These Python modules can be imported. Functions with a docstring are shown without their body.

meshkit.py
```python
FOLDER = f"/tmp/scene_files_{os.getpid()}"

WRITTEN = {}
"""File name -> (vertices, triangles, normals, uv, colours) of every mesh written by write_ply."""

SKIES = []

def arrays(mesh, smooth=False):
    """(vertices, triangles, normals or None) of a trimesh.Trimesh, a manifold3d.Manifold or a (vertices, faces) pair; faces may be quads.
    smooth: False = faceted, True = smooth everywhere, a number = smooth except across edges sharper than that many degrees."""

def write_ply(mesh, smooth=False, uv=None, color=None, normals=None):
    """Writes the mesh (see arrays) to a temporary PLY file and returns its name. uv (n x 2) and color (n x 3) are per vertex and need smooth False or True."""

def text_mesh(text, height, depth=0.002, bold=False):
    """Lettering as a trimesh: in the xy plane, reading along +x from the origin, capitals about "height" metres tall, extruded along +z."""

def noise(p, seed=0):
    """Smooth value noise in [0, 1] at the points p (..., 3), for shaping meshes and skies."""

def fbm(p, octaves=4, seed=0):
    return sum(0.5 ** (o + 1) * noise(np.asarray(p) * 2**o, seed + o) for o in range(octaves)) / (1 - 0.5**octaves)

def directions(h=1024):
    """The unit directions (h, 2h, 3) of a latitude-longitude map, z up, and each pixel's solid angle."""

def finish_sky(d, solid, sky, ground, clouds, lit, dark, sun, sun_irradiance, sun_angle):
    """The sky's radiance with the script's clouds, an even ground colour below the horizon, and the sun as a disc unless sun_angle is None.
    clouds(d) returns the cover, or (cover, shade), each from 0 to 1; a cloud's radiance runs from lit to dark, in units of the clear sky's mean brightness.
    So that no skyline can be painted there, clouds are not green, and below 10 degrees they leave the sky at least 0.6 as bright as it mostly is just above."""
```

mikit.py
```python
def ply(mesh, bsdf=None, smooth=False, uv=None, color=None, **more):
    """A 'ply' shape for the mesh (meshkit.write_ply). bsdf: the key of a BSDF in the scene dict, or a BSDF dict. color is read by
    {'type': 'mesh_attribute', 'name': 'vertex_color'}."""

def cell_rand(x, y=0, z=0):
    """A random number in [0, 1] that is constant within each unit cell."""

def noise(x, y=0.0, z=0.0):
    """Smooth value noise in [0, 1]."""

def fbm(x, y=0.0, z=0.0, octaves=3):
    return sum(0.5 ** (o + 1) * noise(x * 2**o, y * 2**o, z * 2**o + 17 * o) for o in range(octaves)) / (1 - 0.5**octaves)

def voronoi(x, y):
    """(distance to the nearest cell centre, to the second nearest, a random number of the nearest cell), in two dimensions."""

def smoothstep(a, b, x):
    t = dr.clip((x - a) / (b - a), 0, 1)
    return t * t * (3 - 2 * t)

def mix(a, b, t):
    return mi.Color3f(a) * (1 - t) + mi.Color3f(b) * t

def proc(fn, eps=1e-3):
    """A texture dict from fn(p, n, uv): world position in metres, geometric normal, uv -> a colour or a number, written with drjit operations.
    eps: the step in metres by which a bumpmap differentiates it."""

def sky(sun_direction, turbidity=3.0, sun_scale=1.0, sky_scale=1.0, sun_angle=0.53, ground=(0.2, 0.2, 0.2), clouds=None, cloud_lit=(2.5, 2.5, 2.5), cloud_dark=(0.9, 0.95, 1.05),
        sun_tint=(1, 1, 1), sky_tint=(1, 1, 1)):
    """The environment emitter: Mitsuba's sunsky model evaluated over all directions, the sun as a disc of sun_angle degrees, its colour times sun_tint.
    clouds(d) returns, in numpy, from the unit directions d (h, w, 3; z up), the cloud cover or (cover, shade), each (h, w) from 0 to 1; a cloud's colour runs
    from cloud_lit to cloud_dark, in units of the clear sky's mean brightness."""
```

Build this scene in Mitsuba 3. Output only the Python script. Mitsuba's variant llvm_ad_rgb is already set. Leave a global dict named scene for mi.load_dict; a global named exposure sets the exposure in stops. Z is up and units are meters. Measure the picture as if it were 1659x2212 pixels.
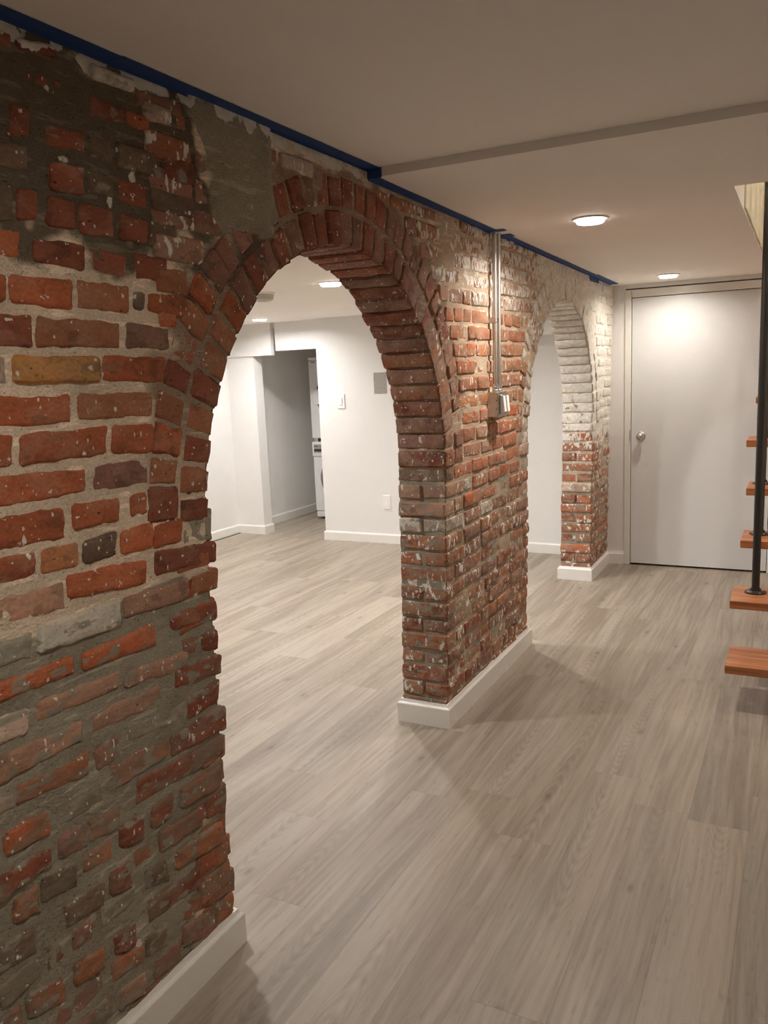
import math, random
import numpy as np, trimesh
import drjit as dr
import mitsuba as mi
import mikit, meshkit
from mikit import proc, noise, fbm, cell_rand, smoothstep, mix

T = mi.ScalarTransform4f
scene, labels = {'type': 'scene'}, {}
rng = random.Random(7)
nrng = np.random.default_rng(11)

# ------------------------------------------------------------------ camera, light, exposure
exposure = .45
F_PX, YAW, PITCH, ROLL, EYE = 1772.5, .47835, .16768, -.04309, 1.465
_fw = np.array([-math.sin(YAW) * math.cos(PITCH), math.cos(YAW) * math.cos(PITCH), -math.sin(PITCH)])
_r = np.cross(_fw, [0, 0, 1]); _r /= np.linalg.norm(_r)
_u = np.cross(_r, _fw) * math.cos(ROLL) - _r * math.sin(ROLL)
scene['camera'] = {'type': 'perspective', 'fov_axis': 'x', 'fov': 2 * math.degrees(math.atan(829.5 / F_PX)),
                   'to_world': T().look_at(origin=[0, 0, EYE], target=[*( _fw + [0, 0, EYE])], up=[*_u])}
HALL_LIGHT = (640., 590., 526.)        # radiance of the hall's LED lenses
ROOM_LIGHT = (940., 918., 888.)        # radiance of the other room's LED lenses
DOOR_LIGHT = tuple(.60 * v for v in HALL_LIGHT)
NEAR_FILL_LIGHT = (590., 538., 470.)  # added lamp, unseen, that brightens the near pier
STAIR_LIGHT = (250., 218., 168.)       # lamp at the head of the stairs
HALL_LAMPS = [(-.805, 3.465), (-.82, 5.66), (-.25, .30)]  # the last one is the added, unseen fill lamp
ROOM_LAMPS = [(-2.30, 3.93), (-4.10, 5.80), (-2.35, 2.30), (-4.10, 3.93), (-4.10, 2.30), (-2.0, 4.75)]

# ------------------------------------------------------------------ helpers
def key_of(name):
    if name not in used:
        used[name] = 0
        return name
    used[name] += 1
    return f'{name}_{used[name]:03d}'
used = {}

def obj(name, mesh, bsdf, parent=None, smooth=False, uv=None, **more):
    k = key_of((parent + '__' if parent else '') + name)
    scene[k] = mikit.ply(mesh, bsdf, smooth, uv=uv, **more)
    return k

def tag(k, label=None, category=None, group=None, kind=None):
    labels[k] = {a: b for a, b in dict(label=label, category=category, group=group, kind=kind).items() if b}
    return k

def thing(name, label, category, group=None):
    return tag(key_of(name), label, category, group)

def box(x0, x1, y0, y1, z0, z1, b=0.):
    """A box with chamfered edges (b metres)."""
    lo, hi = np.array([x0, y0, z0], float), np.array([x1, y1, z1], float)
    if b <= 0:
        return trimesh.creation.box(bounds=[lo, hi])
    pts = []
    for s in np.ndindex(2, 2, 2):
        c = np.where(np.array(s) == 1, hi, lo); g = np.where(np.array(s) == 1, -b, b)
        for k in range(3):
            p = c + g; p[k] = c[k]; pts.append(p)
    return trimesh.convex.convex_hull(np.array(pts))

def cat(*m):
    return trimesh.util.concatenate([x for x in m])

def lathe(profile, n=48, at=(0, 0, 0), axis='z'):
    """Revolve (r, h) pairs; axis: the direction of +h."""
    m = trimesh.creation.revolve(np.array(profile, float), sections=n)
    if axis != 'z':
        d = {'x': [1, 0, 0], '-y': [0, -1, 0], '-z': [0, 0, -1], 'y': [0, 1, 0]}[axis]
        m.apply_transform(trimesh.geometry.align_vectors([0, 0, 1], d))
    if m.volume < 0: m.invert()
    m.apply_translation(at)
    return m

def tube(a, b, r, n=32, cap=True):
    return trimesh.creation.cylinder(radius=r, segment=[a, b], sections=n)

def prism_y(poly, y0, y1):
    """(x, z) polygon extruded along y."""
    poly = np.array(poly, float); n = len(poly)
    from shapely.geometry import Polygon
    m = trimesh.creation.extrude_polygon(Polygon(poly), y1 - y0, engine='earcut')
    v = m.vertices.copy()
    m.vertices = np.stack([v[:, 0], y0 + v[:, 2], v[:, 1]], 1)
    m.fix_normals()
    return m

def sweep_profile(path, prof):
    """Sweep a (out, z) profile along a floor path of (x, y) with mitred corners; 'out' lies to the right of the direction of travel."""
    path = np.array(path, float); prof = np.array(prof, float); rows = []
    for i, p in enumerate(path):
        ds = [path[j + 1] - path[j] for j in (i - 1, i) if 0 <= j < len(path) - 1]
        ns = [np.array([d[1], -d[0]]) / np.hypot(*d) for d in ds]
        n = ns[0] if len(ns) == 1 else (ns[0] + ns[1]) / (1 + ns[0] @ ns[1])
        rows.append([[p[0] + n[0] * o, p[1] + n[1] * o, z] for o, z in prof])
    rows = np.array(rows); a, b = rows.shape[:2]; f = []
    for i in range(a - 1):
        for j in range(b):
            k = (j + 1) % b
            f += [[i * b + j, (i + 1) * b + j, (i + 1) * b + k], [i * b + j, (i + 1) * b + k, i * b + k]]
    for j in range(1, b - 1):
        f += [[0, j, j + 1], [(a - 1) * b, (a - 1) * b + j + 1, (a - 1) * b + j]]
    m = trimesh.Trimesh(rows.reshape(-1, 3), f, process=False); m.fix_normals()
    return m

# ------------------------------------------------------------------ the brick wall's geometry in numbers
WX, WZ, LEAN = -1.2815, .107, .020     # face of the wall at height WZ and its lean
THICK = .205
PITCH_Z = .0697                        # one course of bricks
A1, A2 = (2.2486, 1.119, .724), (4.789, 1.112, .715)     # the two arches: centre y, springing z, radius
PIL0, PIL1, FAR0, FAR1 = A1[0] + A1[2], A2[0] - A2[2], A2[0] + A2[2], 6.045     # pillar and far pier
def wp(y, z, d):
    """Wall coordinates (along, up, out of the face) to the world."""
    y, z, d = np.broadcast_arrays(np.asarray(y, float), z, d)
    return np.stack([WX + LEAN * (z - WZ) + d, y, z], -1)

Z_NEAR = 2.087
Y_STEP = 2.372
def z_far(y):
    return 2.060 - .0165 * (y - Y_STEP)
Z_ROOM = 1.955

# ------------------------------------------------------------------ materials
def clip01(x): return dr.clip(x, 0, 1)
def blob(y, z, cy, cz, ry, rz):
    return dr.exp(-dr.square((y - cy) / ry) - dr.square((z - cz) / rz))

def paint_cover(p):
    """How much old white paint is left on the brickwork at a place: old coats stripped here more, there less."""
    y, z = p.y / 1.017, (p.z + .025) / 1.017
    c = mi.Float(.13)
    c += .60 * smoothstep(4.15, 4.55, y + .35 * (z - 1.6)) * smoothstep(1.25, 1.55, z)          # round the far arch
    c += .74 * smoothstep(5.25, 5.50, y) * smoothstep(.86, 1.12, z)                              # the far pier
    c += .12 * smoothstep(5.25, 5.50, y) * (1 - smoothstep(.86, 1.12, z))
    c += .19 * smoothstep(3.05, 3.25, y) * smoothstep(1.70, 1.82, z) * (1 - smoothstep(4.1, 4.4, y))  # strip over the pillar
    c += .30 * blob(y, z, 2.97, 1.88, .12, .07)
    c += .05 * smoothstep(2.25, 2.75, y) * (1 - smoothstep(3.9, 4.0, y)) * smoothstep(1.10, 1.2, z)
    c += .42 * smoothstep(2.044, 2.062, z + .012 * noise(y * 30, 3.)) * (1 - smoothstep(2.25, 2.4, y))  # plaster strip under the ceiling
    c += .14 * smoothstep(2.85, 2.95, y) * (1 - smoothstep(4.0, 4.05, y)) * (1 - smoothstep(.85, 1.1, z))
    return c

def cement_cover(p):
    """Where grey cement has been smeared over joints and bricks."""
    y, z = p.y / 1.017, (p.z + .025) / 1.017
    left = 1 - smoothstep(1.62, 1.72, y)
    c = left * (.50 * (1 - smoothstep(.96, 1.08, z)) - .16 * smoothstep(1.30, 1.40, y) * (1 - smoothstep(.55, .75, z)))
    c += left * .36 * smoothstep(1.72, 1.86, z)
    inside = smoothstep(-1.290, -1.305, p.x)
    c += .46 * smoothstep(2.85, 2.9, y) * (1 - smoothstep(2.96, 3.0, y)) * (1 - smoothstep(.95, 1.12, z)) * inside
    c += .24 * smoothstep(2.9, 3.0, y) * (1 - smoothstep(4.0, 4.05, y)) * (1 - smoothstep(1.0, 1.15, z))
    c += .45 * smoothstep(5.3, 5.45, y) * (1 - smoothstep(.62, .72, z))
    w = .08 * (fbm(y * 14, z * 14, 5., 3) - .5)
    y, z = y + w, z - w
    c += 1.3 * (smoothstep(1.55, 1.60, y - .10 * (1.95 - z) * 3) * (1 - smoothstep(1.80, 1.85, y)) * smoothstep(1.80, 1.84, z))
    return c

def threshold(n, cover, soft=.035):
    t = .5 + (.5 - cover) * .72
    return smoothstep(t - soft, t + soft, n)

TONES = {'r': (.41, .118, .052), 'd': (.255, .080, .046), 'o': (.45, .180, .080), 'k': (.52, .240, .070), 'p': (.270, .130, .096), 'g': (.50, .37, .29),
         'w': (.56, .50, .42), 'b': (.350, .140, .074), 'i': (.43, .235, .160), 'c': (.30, .268, .205), 's': (.165, .108, .075), 'v': (.72, .69, .63), 'y': (.60, .53, .39)}
TONE_KEYS = list(TONES)

def brick_base(uv):
    ident, code = dr.floor(uv.x), dr.floor(uv.y)
    lvl = dr.floor(code / 16); tone = code - 16 * lvl
    c = mi.Color3f(*TONES['r'])
    for i, k in enumerate(TONE_KEYS[1:], 1):
        c = dr.select(dr.abs(tone - i) < .5, mi.Color3f(*TONES[k]), c)
    return c, ident, lvl, tone

def brick_color(p, n, uv):
    c, ident, lvl, tone = brick_base(uv)
    r = cell_rand(ident, 3)
    big = fbm(p.x * 13 + ident, p.y * 13, p.z * 16, 3)
    fine = noise(p.x * 190, p.y * 190, p.z * 190)
    c = c * (.80 + .34 * r) * (.66 + .68 * big) * (.86 + .28 * fine)
    c = mix(c, c * mi.Color3f(.92, 1.12, 1.2) + mi.Color3f(.02, .018, .014), .25 * smoothstep(.44, .62, fbm(p.x * 25 + 9, p.y * 25, p.z * 25, 2)))   # dusty film with an outline
    dusty = mi.Color3f(.335, .215, .150) * (.62 + .76 * big)
    c = mix(c, dusty, .62 * smoothstep(2.3, 3.1, p.y) * smoothstep(.40, .56, fbm(p.x * 40 + 9, p.y * 40 + ident, p.z * 30, 3)))
    pits = noise(p.x * 230 + 5, p.y * 230, p.z * 230) * noise(p.x * 90, p.y * 90 + 4, p.z * 90)
    c = c * (1 - .7 * smoothstep(.62, .72, pits))
    black = fbm(p.x * 22 + 3, p.y * 22 + ident * 3.1, p.z * 22, 4)
    c = mix(c, c * .35 + .012, .5 * smoothstep(.60, .70, black))
    dirt = mi.Color3f(.27, .243, .195) * (.75 + .5 * big)
    haze = mi.Color3f(.46, .345, .245) * (.8 + .4 * fine)
    c = mix(c, haze, .16 * smoothstep(.47, .66, fbm(p.x * 16 + 8, p.y * 16 + ident, p.z * 24, 4)))      # mortar dust wiped over the face
    grime = fbm(p.x * 19 + 5, p.y * 13, p.z * 26, 4)
    c = mix(c, mi.Color3f(.20, .165, .122), .62 * smoothstep(.43, .60, grime) * (1 - smoothstep(1.7, 1.9, p.y)) * (1 - smoothstep(.62, .85, p.z)))
    cem = .9 * threshold(fbm(p.x * 34 + 1, p.y * 26, p.z * 40, 5), cement_cover(p) * .74, .05)
    c = mix(c, dirt, cem)
    lime = mi.Color3f(.72, .68, .61) * (.72 + .5 * fbm(p.x * 60, p.y * 60, p.z * 60, 2))
    pn = .5 + 1.3 * (.42 * fbm(p.x * 30, p.y * 30, p.z * 17, 4) + .58 * fbm(p.x * 95, p.y * 95, p.z * 36, 3) - .5)
    pt = threshold(pn, paint_cover(p) + .09 * lvl, .03)
    spots = fbm(p.x * 105 + 2, p.y * 105, p.z * 70, 3)
    pt = dr.maximum(pt, .85 * smoothstep(.735, .765, spots))
    return mix(c, lime, pt)

def mortar_color(p, n, uv):
    big = fbm(p.x * 11, p.y * 11, p.z * 11, 3)
    fine = noise(p.x * 260, p.y * 260, p.z * 260)
    lime = mi.Color3f(.68, .560, .430)
    low = 1 - smoothstep(.9, 1.15, p.z)
    c = mix(lime, mi.Color3f(.36, .31, .25), .7 * low * smoothstep(2.8, 3., p.y))
    c = mix(c, mi.Color3f(.40, .300, .215), .75 * smoothstep(2.35, 2.7, p.y + .5 * (big - .5)) * (1 - smoothstep(4.1, 4.5, p.y)))      # browner joints on the pillar
    rad = dr.sqrt(dr.square(p.y - A1[0]) + dr.square(p.z - A1[1]))
    c = mix(c, mi.Color3f(.235, .160, .115), .85 * smoothstep(1.15, 1.45, p.z + .3 * (big - .5)) * (1 - smoothstep(.92, .97, rad + .15 * (big - .5))))      # sooty brown joints of the first arch
    c = c * (.72 + .56 * big)
    grey = mi.Color3f(.285, .256, .200) * (.72 + .56 * big)
    c = mix(c, grey, threshold(fbm(p.x * 9 + 2, p.y * 9, p.z * 11, 3), cement_cover(p) * 1.9, .06))
    soot_shade = threshold(fbm(p.x * 12 + 6, p.y * 12, p.z * 14, 4), 1.05 * smoothstep(1.50, 1.95, p.z) * (1 - smoothstep(1.75, 2.1, p.y)) - .3 * smoothstep(2.035, 2.05, p.z)
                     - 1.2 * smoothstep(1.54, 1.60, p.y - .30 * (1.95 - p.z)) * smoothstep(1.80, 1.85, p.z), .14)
    c = mix(c, mi.Color3f(.130, .106, .076) * (.7 + .6 * big), soot_shade)  # some soot, mostly the dim light up here painted into the mortar
    c = c * (.80 + .40 * fine)
    c = c * (1 - .5 * smoothstep(.82, .92, noise(p.x * 240 + 7, p.y * 240, p.z * 240)))
    c = mix(c, c * 1.42 + .03, .7 * smoothstep(.60, .68, fbm(p.x * 20 + 2, p.y * 15, p.z * 75, 4)))      # paler lime left along the joints
    white = mi.Color3f(.73, .69, .62) * (.75 + .45 * fbm(p.x * 50, p.y * 50, p.z * 50, 2))
    pt = threshold(fbm(p.x * 28 + 4, p.y * 28, p.z * 17, 5), paint_cover(p) - .02, .025)
    return mix(c, white, pt)

def rough_relief(p, n, uv):
    return fbm(p.x * 70, p.y * 70, p.z * 70, 3) + .5 * noise(p.x * 260, p.y * 260, p.z * 260)

def principled(color, rough=.6, spec=.4, metallic=0., **k):
    c = color if isinstance(color, dict) else {'type': 'rgb', 'value': list(color)}
    r = rough if isinstance(rough, dict) else float(rough)
    return {'type': 'principled', 'base_color': c, 'roughness': r, 'specular': float(spec), 'metallic': float(metallic), **k}

def bumped(inner, fn, scale, eps=1e-3):
    return {'type': 'twosided', 'bsdf': {'type': 'bumpmap', 'relief': proc(fn, eps), 'scale': float(scale), 'inner': inner}}

def two(inner): return {'type': 'twosided', 'bsdf': inner}

scene['brick'] = bumped(principled(proc(brick_color), .78, .3), rough_relief, .0034)
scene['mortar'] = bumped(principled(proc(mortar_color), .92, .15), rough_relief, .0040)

def plaster_color(p, n, uv):
    return mi.Color3f(.78, .77, .755) * (.975 + .05 * fbm(p.x * 3, p.y * 3, p.z * 3, 2))
def ceiling_color(p, n, uv):
    return mi.Color3f(.78, .755, .715) * (.97 + .06 * fbm(p.x * 2.3, p.y * 2.3, p.z * 2.3, 2))
scene['wall_paint'] = two(principled(proc(plaster_color), .55, .3))
scene['ceiling_paint'] = two(principled(proc(ceiling_color), .75, .2))
scene['trim_paint'] = two(principled((.80, .785, .745), .32, .5))
scene['door_paint'] = two(principled((.72, .72, .72), .40, .4))
scene['cream_paint'] = two(principled((.80, .74, .60), .5, .35))

def plank_color(p, n, uv):
    ident = dr.floor(uv.x)
    r, r2, r3 = cell_rand(ident, 5), cell_rand(ident, 11), cell_rand(ident, 17)
    x, y = p.x + 7.3 * r2, p.y + 31 * r3
    warp = fbm(x * 5, y * 1.1, ident, 2)
    wide = fbm(x * 13 + 2 * warp, y * .9, ident, 2)
    streak = fbm(x * 82 + 6 * warp, y * 3.4, ident, 3)
    fibre = noise(x * 420, y * 18, ident)
    lx = (uv.x - ident - .5) / .3 - .0905                      # across the plank, from its middle
    side = dr.select(r2 > .5, 1., -1.)
    mid = .03 * (noise(y * 2.2, ident) - .5)
    arcs = .5 + .5 * dr.sin(6.2832 * (y * 17 * (.7 + .6 * r3) + side * dr.square(lx - mid) * 1500 + 2.2 * warp + .9 * wide))
    arc_on = smoothstep(.47, .62, noise(y * .95, ident + 2)) * dr.exp(-dr.square((lx - mid) / .042))
    c = mix(mi.Color3f(.215, .184, .155), mi.Color3f(.318, .283, .245), clip01(.5 + 1.25 * (streak - .5) + 1.1 * (wide - .5) + .45 * (r - .5)))
    c = c * (.955 + .09 * fibre)
    c = c * (1 - .13 * arcs * arc_on + .05 * arc_on)
    cell = dr.floor(y / .8)
    ky, kx = (cell + .2 + .6 * cell_rand(cell, ident, 3)) * .8, .07 * (cell_rand(cell, ident, 4) - .5)
    kd = dr.sqrt(dr.square(lx - kx) + dr.square((y - ky) * .42) + 1e-9) * (1 + .5 * (noise(x * 40, y * 20, ident) - .5))
    kn = dr.select(cell_rand(cell, ident, 6) > .62, 1., 0.)
    c = c * (1 - kn * (.34 * dr.exp(-dr.square(kd / .009)) + .10 * (.5 + .5 * dr.sin(kd * 1100)) * dr.exp(-dr.square(kd / .030))))
    fleck = noise(x * 150, y * 22, ident + 9)
    c = c * (1 - .12 * smoothstep(.80, .95, fleck))
    tint = fbm(x * 3, y * 1.2, ident + 5, 2) - .5
    c = c * mi.Color3f(1.06, 1.005, .94) * mi.Color3f(1. + .05 * tint, 1. - .02 * tint, 1. - .05 * tint + .03 * (r3 - .5))
    return c
scene['plank'] = two(principled(proc(plank_color), .44, .38))
scene['subfloor'] = two(principled((.16, .14, .12), .9, .1))

def oak_color(p, n, uv):
    ident = dr.floor(uv.x)
    g = fbm(p.x * 3.5, p.y * 55 + ident, p.z * 55, 3)
    f = fbm(p.x * 12, p.y * 300, p.z * 300, 2)
    c = mix(mi.Color3f(.27, .085, .028), mi.Color3f(.50, .20, .080), clip01(.5 + 1.5 * (g - .5)))
    return c * (.86 + .28 * f)
scene['stained_wood'] = two(principled(proc(oak_color), .36, .5))
scene['black_iron'] = two(principled((.022, .021, .020), .42, .5))
scene['steel'] = {'type': 'twosided', 'bsdf': {'type': 'roughconductor', 'material': 'Al', 'alpha': .22}}
scene['galvanised'] = {'type': 'twosided', 'bsdf': {'type': 'roughconductor', 'alpha': .33, 'eta': {'type': 'rgb', 'value': [1.3, 1.3, 1.3]}, 'k': {'type': 'rgb', 'value': [3.2, 3.1, 2.9]}}}
scene['nickel'] = {'type': 'twosided', 'bsdf': {'type': 'roughconductor', 'alpha': .17, 'eta': {'type': 'rgb', 'value': [1.5, 1.5, 1.5]}, 'k': {'type': 'rgb', 'value': [3.3, 3.1, 2.8]}}}
scene['plate_metal'] = two(principled((.36, .345, .32), .45, .5, metallic=.55))
scene['blue_tape'] = two(principled((.018, .058, .19), .6, .3))
scene['white_plastic'] = two(principled((.86, .855, .84), .3, .5))
scene['enamel'] = two(principled((.80, .80, .80), .22, .5))
scene['grey_plastic'] = two(principled((.33, .33, .34), .35, .5))
scene['dark_plastic'] = two(principled((.035, .035, .04), .3, .5))
scene['dark_glass'] = two(principled((.02, .02, .022), .08, .7))
scene['chrome'] = {'type': 'twosided', 'bsdf': {'type': 'roughconductor', 'material': 'Cr', 'alpha': .12}}
scene['brass'] = two(principled((.70, .55, .25), .3, .5, metallic=.9))
scene['black_void'] = two(principled((.012, .011, .010), .9, .1))
scene['reflector'] = two(principled((.86, .85, .83), .5, .3))
scene['trim_ring'] = two(principled((.62, .60, .57), .4, .5))
scene['lens_glass'] = two(principled((.8, .8, .8), .5, .3))
scene['detector_plastic'] = two(principled((.50, .48, .45), .5, .3))

# ------------------------------------------------------------------ the setting: floor
sub = tag(obj('floor', box(-5.2, 2.3, -2.4, 8.2, -.20, -.0062), 'subfloor'), kind='structure')
PLANK_W, PLANK_L = .181, 1.22
def plank_mesh(x0, x1, y0, y1, ident, b=.00016, t=.006):
    m = box(x0, x1, y0, y1, -t, 0, b)
    v = np.array(m.vertices)
    uv = np.stack([ident + .5 + .3 * (v[:, 0] - x0) + .2 * v[:, 2], .5 + .3 * (v[:, 1] - y0) + .2 * v[:, 2]], 1)
    return m, uv
ROW0 = -1.559 - 20 * PLANK_W
n_plank = 0
for i in range(0, 33):
    x0 = ROW0 + i * PLANK_W
    if x0 < -4.95 or x0 > .78: continue
    off = rng.uniform(-PLANK_L, 0)
    if abs(x0 + 1.559) < .01: off = 2.138 - 4 * PLANK_L - .02
    y = -1.2 + (off % PLANK_L) - PLANK_L
    while y < 7.95:
        if y + PLANK_L > -.9 or x0 < -3:
            y0, y1 = max(y, -2.3), min(y + PLANK_L, 7.95)
            yl = 6.3 if x0 > -3.9 else 7.95
            y1 = min(y1, yl)
            if y1 - y0 > .03 and y1 > .15:
                g = .00010
                m, uv = plank_mesh(x0 + g, x0 + PLANK_W - g, y0 + g, y1 - g, n_plank)
                obj('plank', m, 'plank', 'floor', uv=uv); n_plank += 1
        y += PLANK_L
m, uv = plank_mesh(-5.0, 2.3, -2.3, .14, 900, t=.004)     # the floor behind the camera
obj('plank_field', m, 'plank', 'floor', uv=uv)
m, uv = plank_mesh(.79, 2.3, .14, 3.1, 901, t=.004); obj('plank_field', m, 'plank', 'floor', uv=uv)

# ------------------------------------------------------------------ ceilings
X_HOLE, Y_HOLE = -.252, 3.20
def far_slab(x0, x1, y0, y1):
    v = [[x, y, z_far(y) + h] for h in (0, .24) for x in (x0, x1) for y in (y0, y1)]
    return trimesh.convex.convex_hull(np.array(v))
def bored(slab, lamps, z):
    for x, y in lamps:
        d = trimesh.creation.cylinder(radius=.0600, height=.30, sections=64); d.apply_translation([x, y, (z(y) if callable(z) else z) + .10])
        slab = trimesh.boolean.difference([slab, d], engine='manifold')
    return slab
c = cat(bored(far_slab(WX - .20, X_HOLE, Y_STEP, 6.3), HALL_LAMPS[:2], z_far), far_slab(X_HOLE, 2.3, Y_STEP, Y_HOLE))
tag(obj('ceiling_far', c, 'ceiling_paint'), kind='structure')
tag(obj('ceiling', bored(box(WX - .4, 2.3, -2.4, Y_STEP, Z_NEAR, Z_NEAR + .2), HALL_LAMPS[2:], Z_NEAR), 'ceiling_paint'), kind='structure')
c = bored(box(-5.2, WX - THICK + .06, -2.4, 8.2, Z_ROOM, Z_ROOM + .2), ROOM_LAMPS, Z_ROOM)
tag(obj('ceiling_other_room', c, 'ceiling_paint'), kind='structure')

# ------------------------------------------------------------------ brick wall: joints, bricks, arches
GRID = .0125
def hash_noise(y, z, d, f, seed, octaves=3):
    return meshkit.fbm(np.stack([np.broadcast_to(y, np.shape(y)) * f, z * f, np.broadcast_to(d, np.shape(y)) * f], -1), octaves, seed) - .5

def np_step(a, b, x):
    t = np.clip((x - a) / (b - a), 0, 1); return t * t * (3 - 2 * t)

def mortar_height(y, z):
    y, z = y / 1.017, (z + .025) / 1.017
    h = -.0046 + .006 * hash_noise(y, z, 0 * y, 16, 3) + .004 * hash_noise(y, z, 0 * y, 55, 5)
    left = 1 - np_step(1.62, 1.72, y)
    low = left * (1 - np_step(.98, 1.08, z))
    smear = low * (1 - .75 * np_step(1.32, 1.42, y) * (1 - np_step(.5, .75, z))) * np_step(.47, .55, meshkit.fbm(np.stack([y * 9, z * 15, 0 * y], -1), 3, 21))
    h = h - .0005 * low + .0026 * smear
    wob = .06 * hash_noise(y, z, 0 * y, 14, 8)
    patch = np_step(1.53, 1.56, y - .3 * (1.95 - z) + wob) * (1 - np_step(1.80, 1.84, y + wob)) * np_step(1.80, 1.84, z + wob)
    h = h + .016 * patch
    h = h + .010 * np_step(2.86, 2.9, y) * (1 - np_step(3.02, 3.06, y)) * np_step(1.83, 1.86, z)
    h = h + .005 * np_step(4.2, 4.5, y) * (1 - np_step(5.35, 5.5, y)) * np_step(1.45, 1.6, z)
    hole = np.exp(-(((y - 5.872) / .036) ** 2 + ((z - .941) / .032) ** 2) ** 2)
    return h - .07 * hole

def in_opening(y, z, grow):
    r = np.zeros(np.shape(y), bool)
    for cy, cz, rad in (A1, A2):
        R = rad + grow
        r |= (np.abs(y - cy) < R) & ((z < cz) | ((y - cy) ** 2 + (z - cz) ** 2 < R * R))
    return r

def push_out(y, z, grow):
    """Move points inside an opening to its (grown) edge."""
    y, z = y.copy(), z.copy()
    for cy, cz, rad in (A1, A2):
        R = rad + grow
        low = (np.abs(y - cy) < R) & (z < cz)
        y[low] = cy + np.sign(y[low] - cy) * R
        dy, dz = y - cy, z - cz; q = np.hypot(dy, dz)
        up = (z >= cz) & (q < R) & (q > 1e-6)
        y[up], z[up] = cy + dy[up] / q[up] * R, cz + dz[up] / q[up] * R
    return y, z

Y_START = -.40
RECESS = .009
def wall_top(y): return np.where(y < Y_STEP, Z_NEAR, z_far(y)) + .02
ys = np.arange(Y_START, FAR1 + .02 + GRID, GRID); ks = np.linspace(0, 1, 170)
YY = np.repeat(ys[:, None], len(ks), 1); ZZ = wall_top(YY) * ks[None]
cy_, cz_ = (YY[:-1, :-1] + YY[1:, 1:]) / 2, (ZZ[:-1, :-1] + ZZ[1:, 1:]) / 2
keep = ~in_opening(cy_, cz_, RECESS)
PY, PZ = push_out(YY, ZZ, RECESS)
V = wp(PY, PZ, mortar_height(PY, PZ)).reshape(-1, 3)
idx = np.arange(YY.size).reshape(YY.shape)
q = np.stack([idx[:-1, :-1], idx[1:, :-1], idx[1:, 1:], idx[:-1, 1:]], -1)[keep]
front = trimesh.Trimesh(V, np.vstack([q[:, [0, 1, 2]], q[:, [0, 2, 3]]]), process=False); front.remove_unreferenced_vertices()
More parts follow.
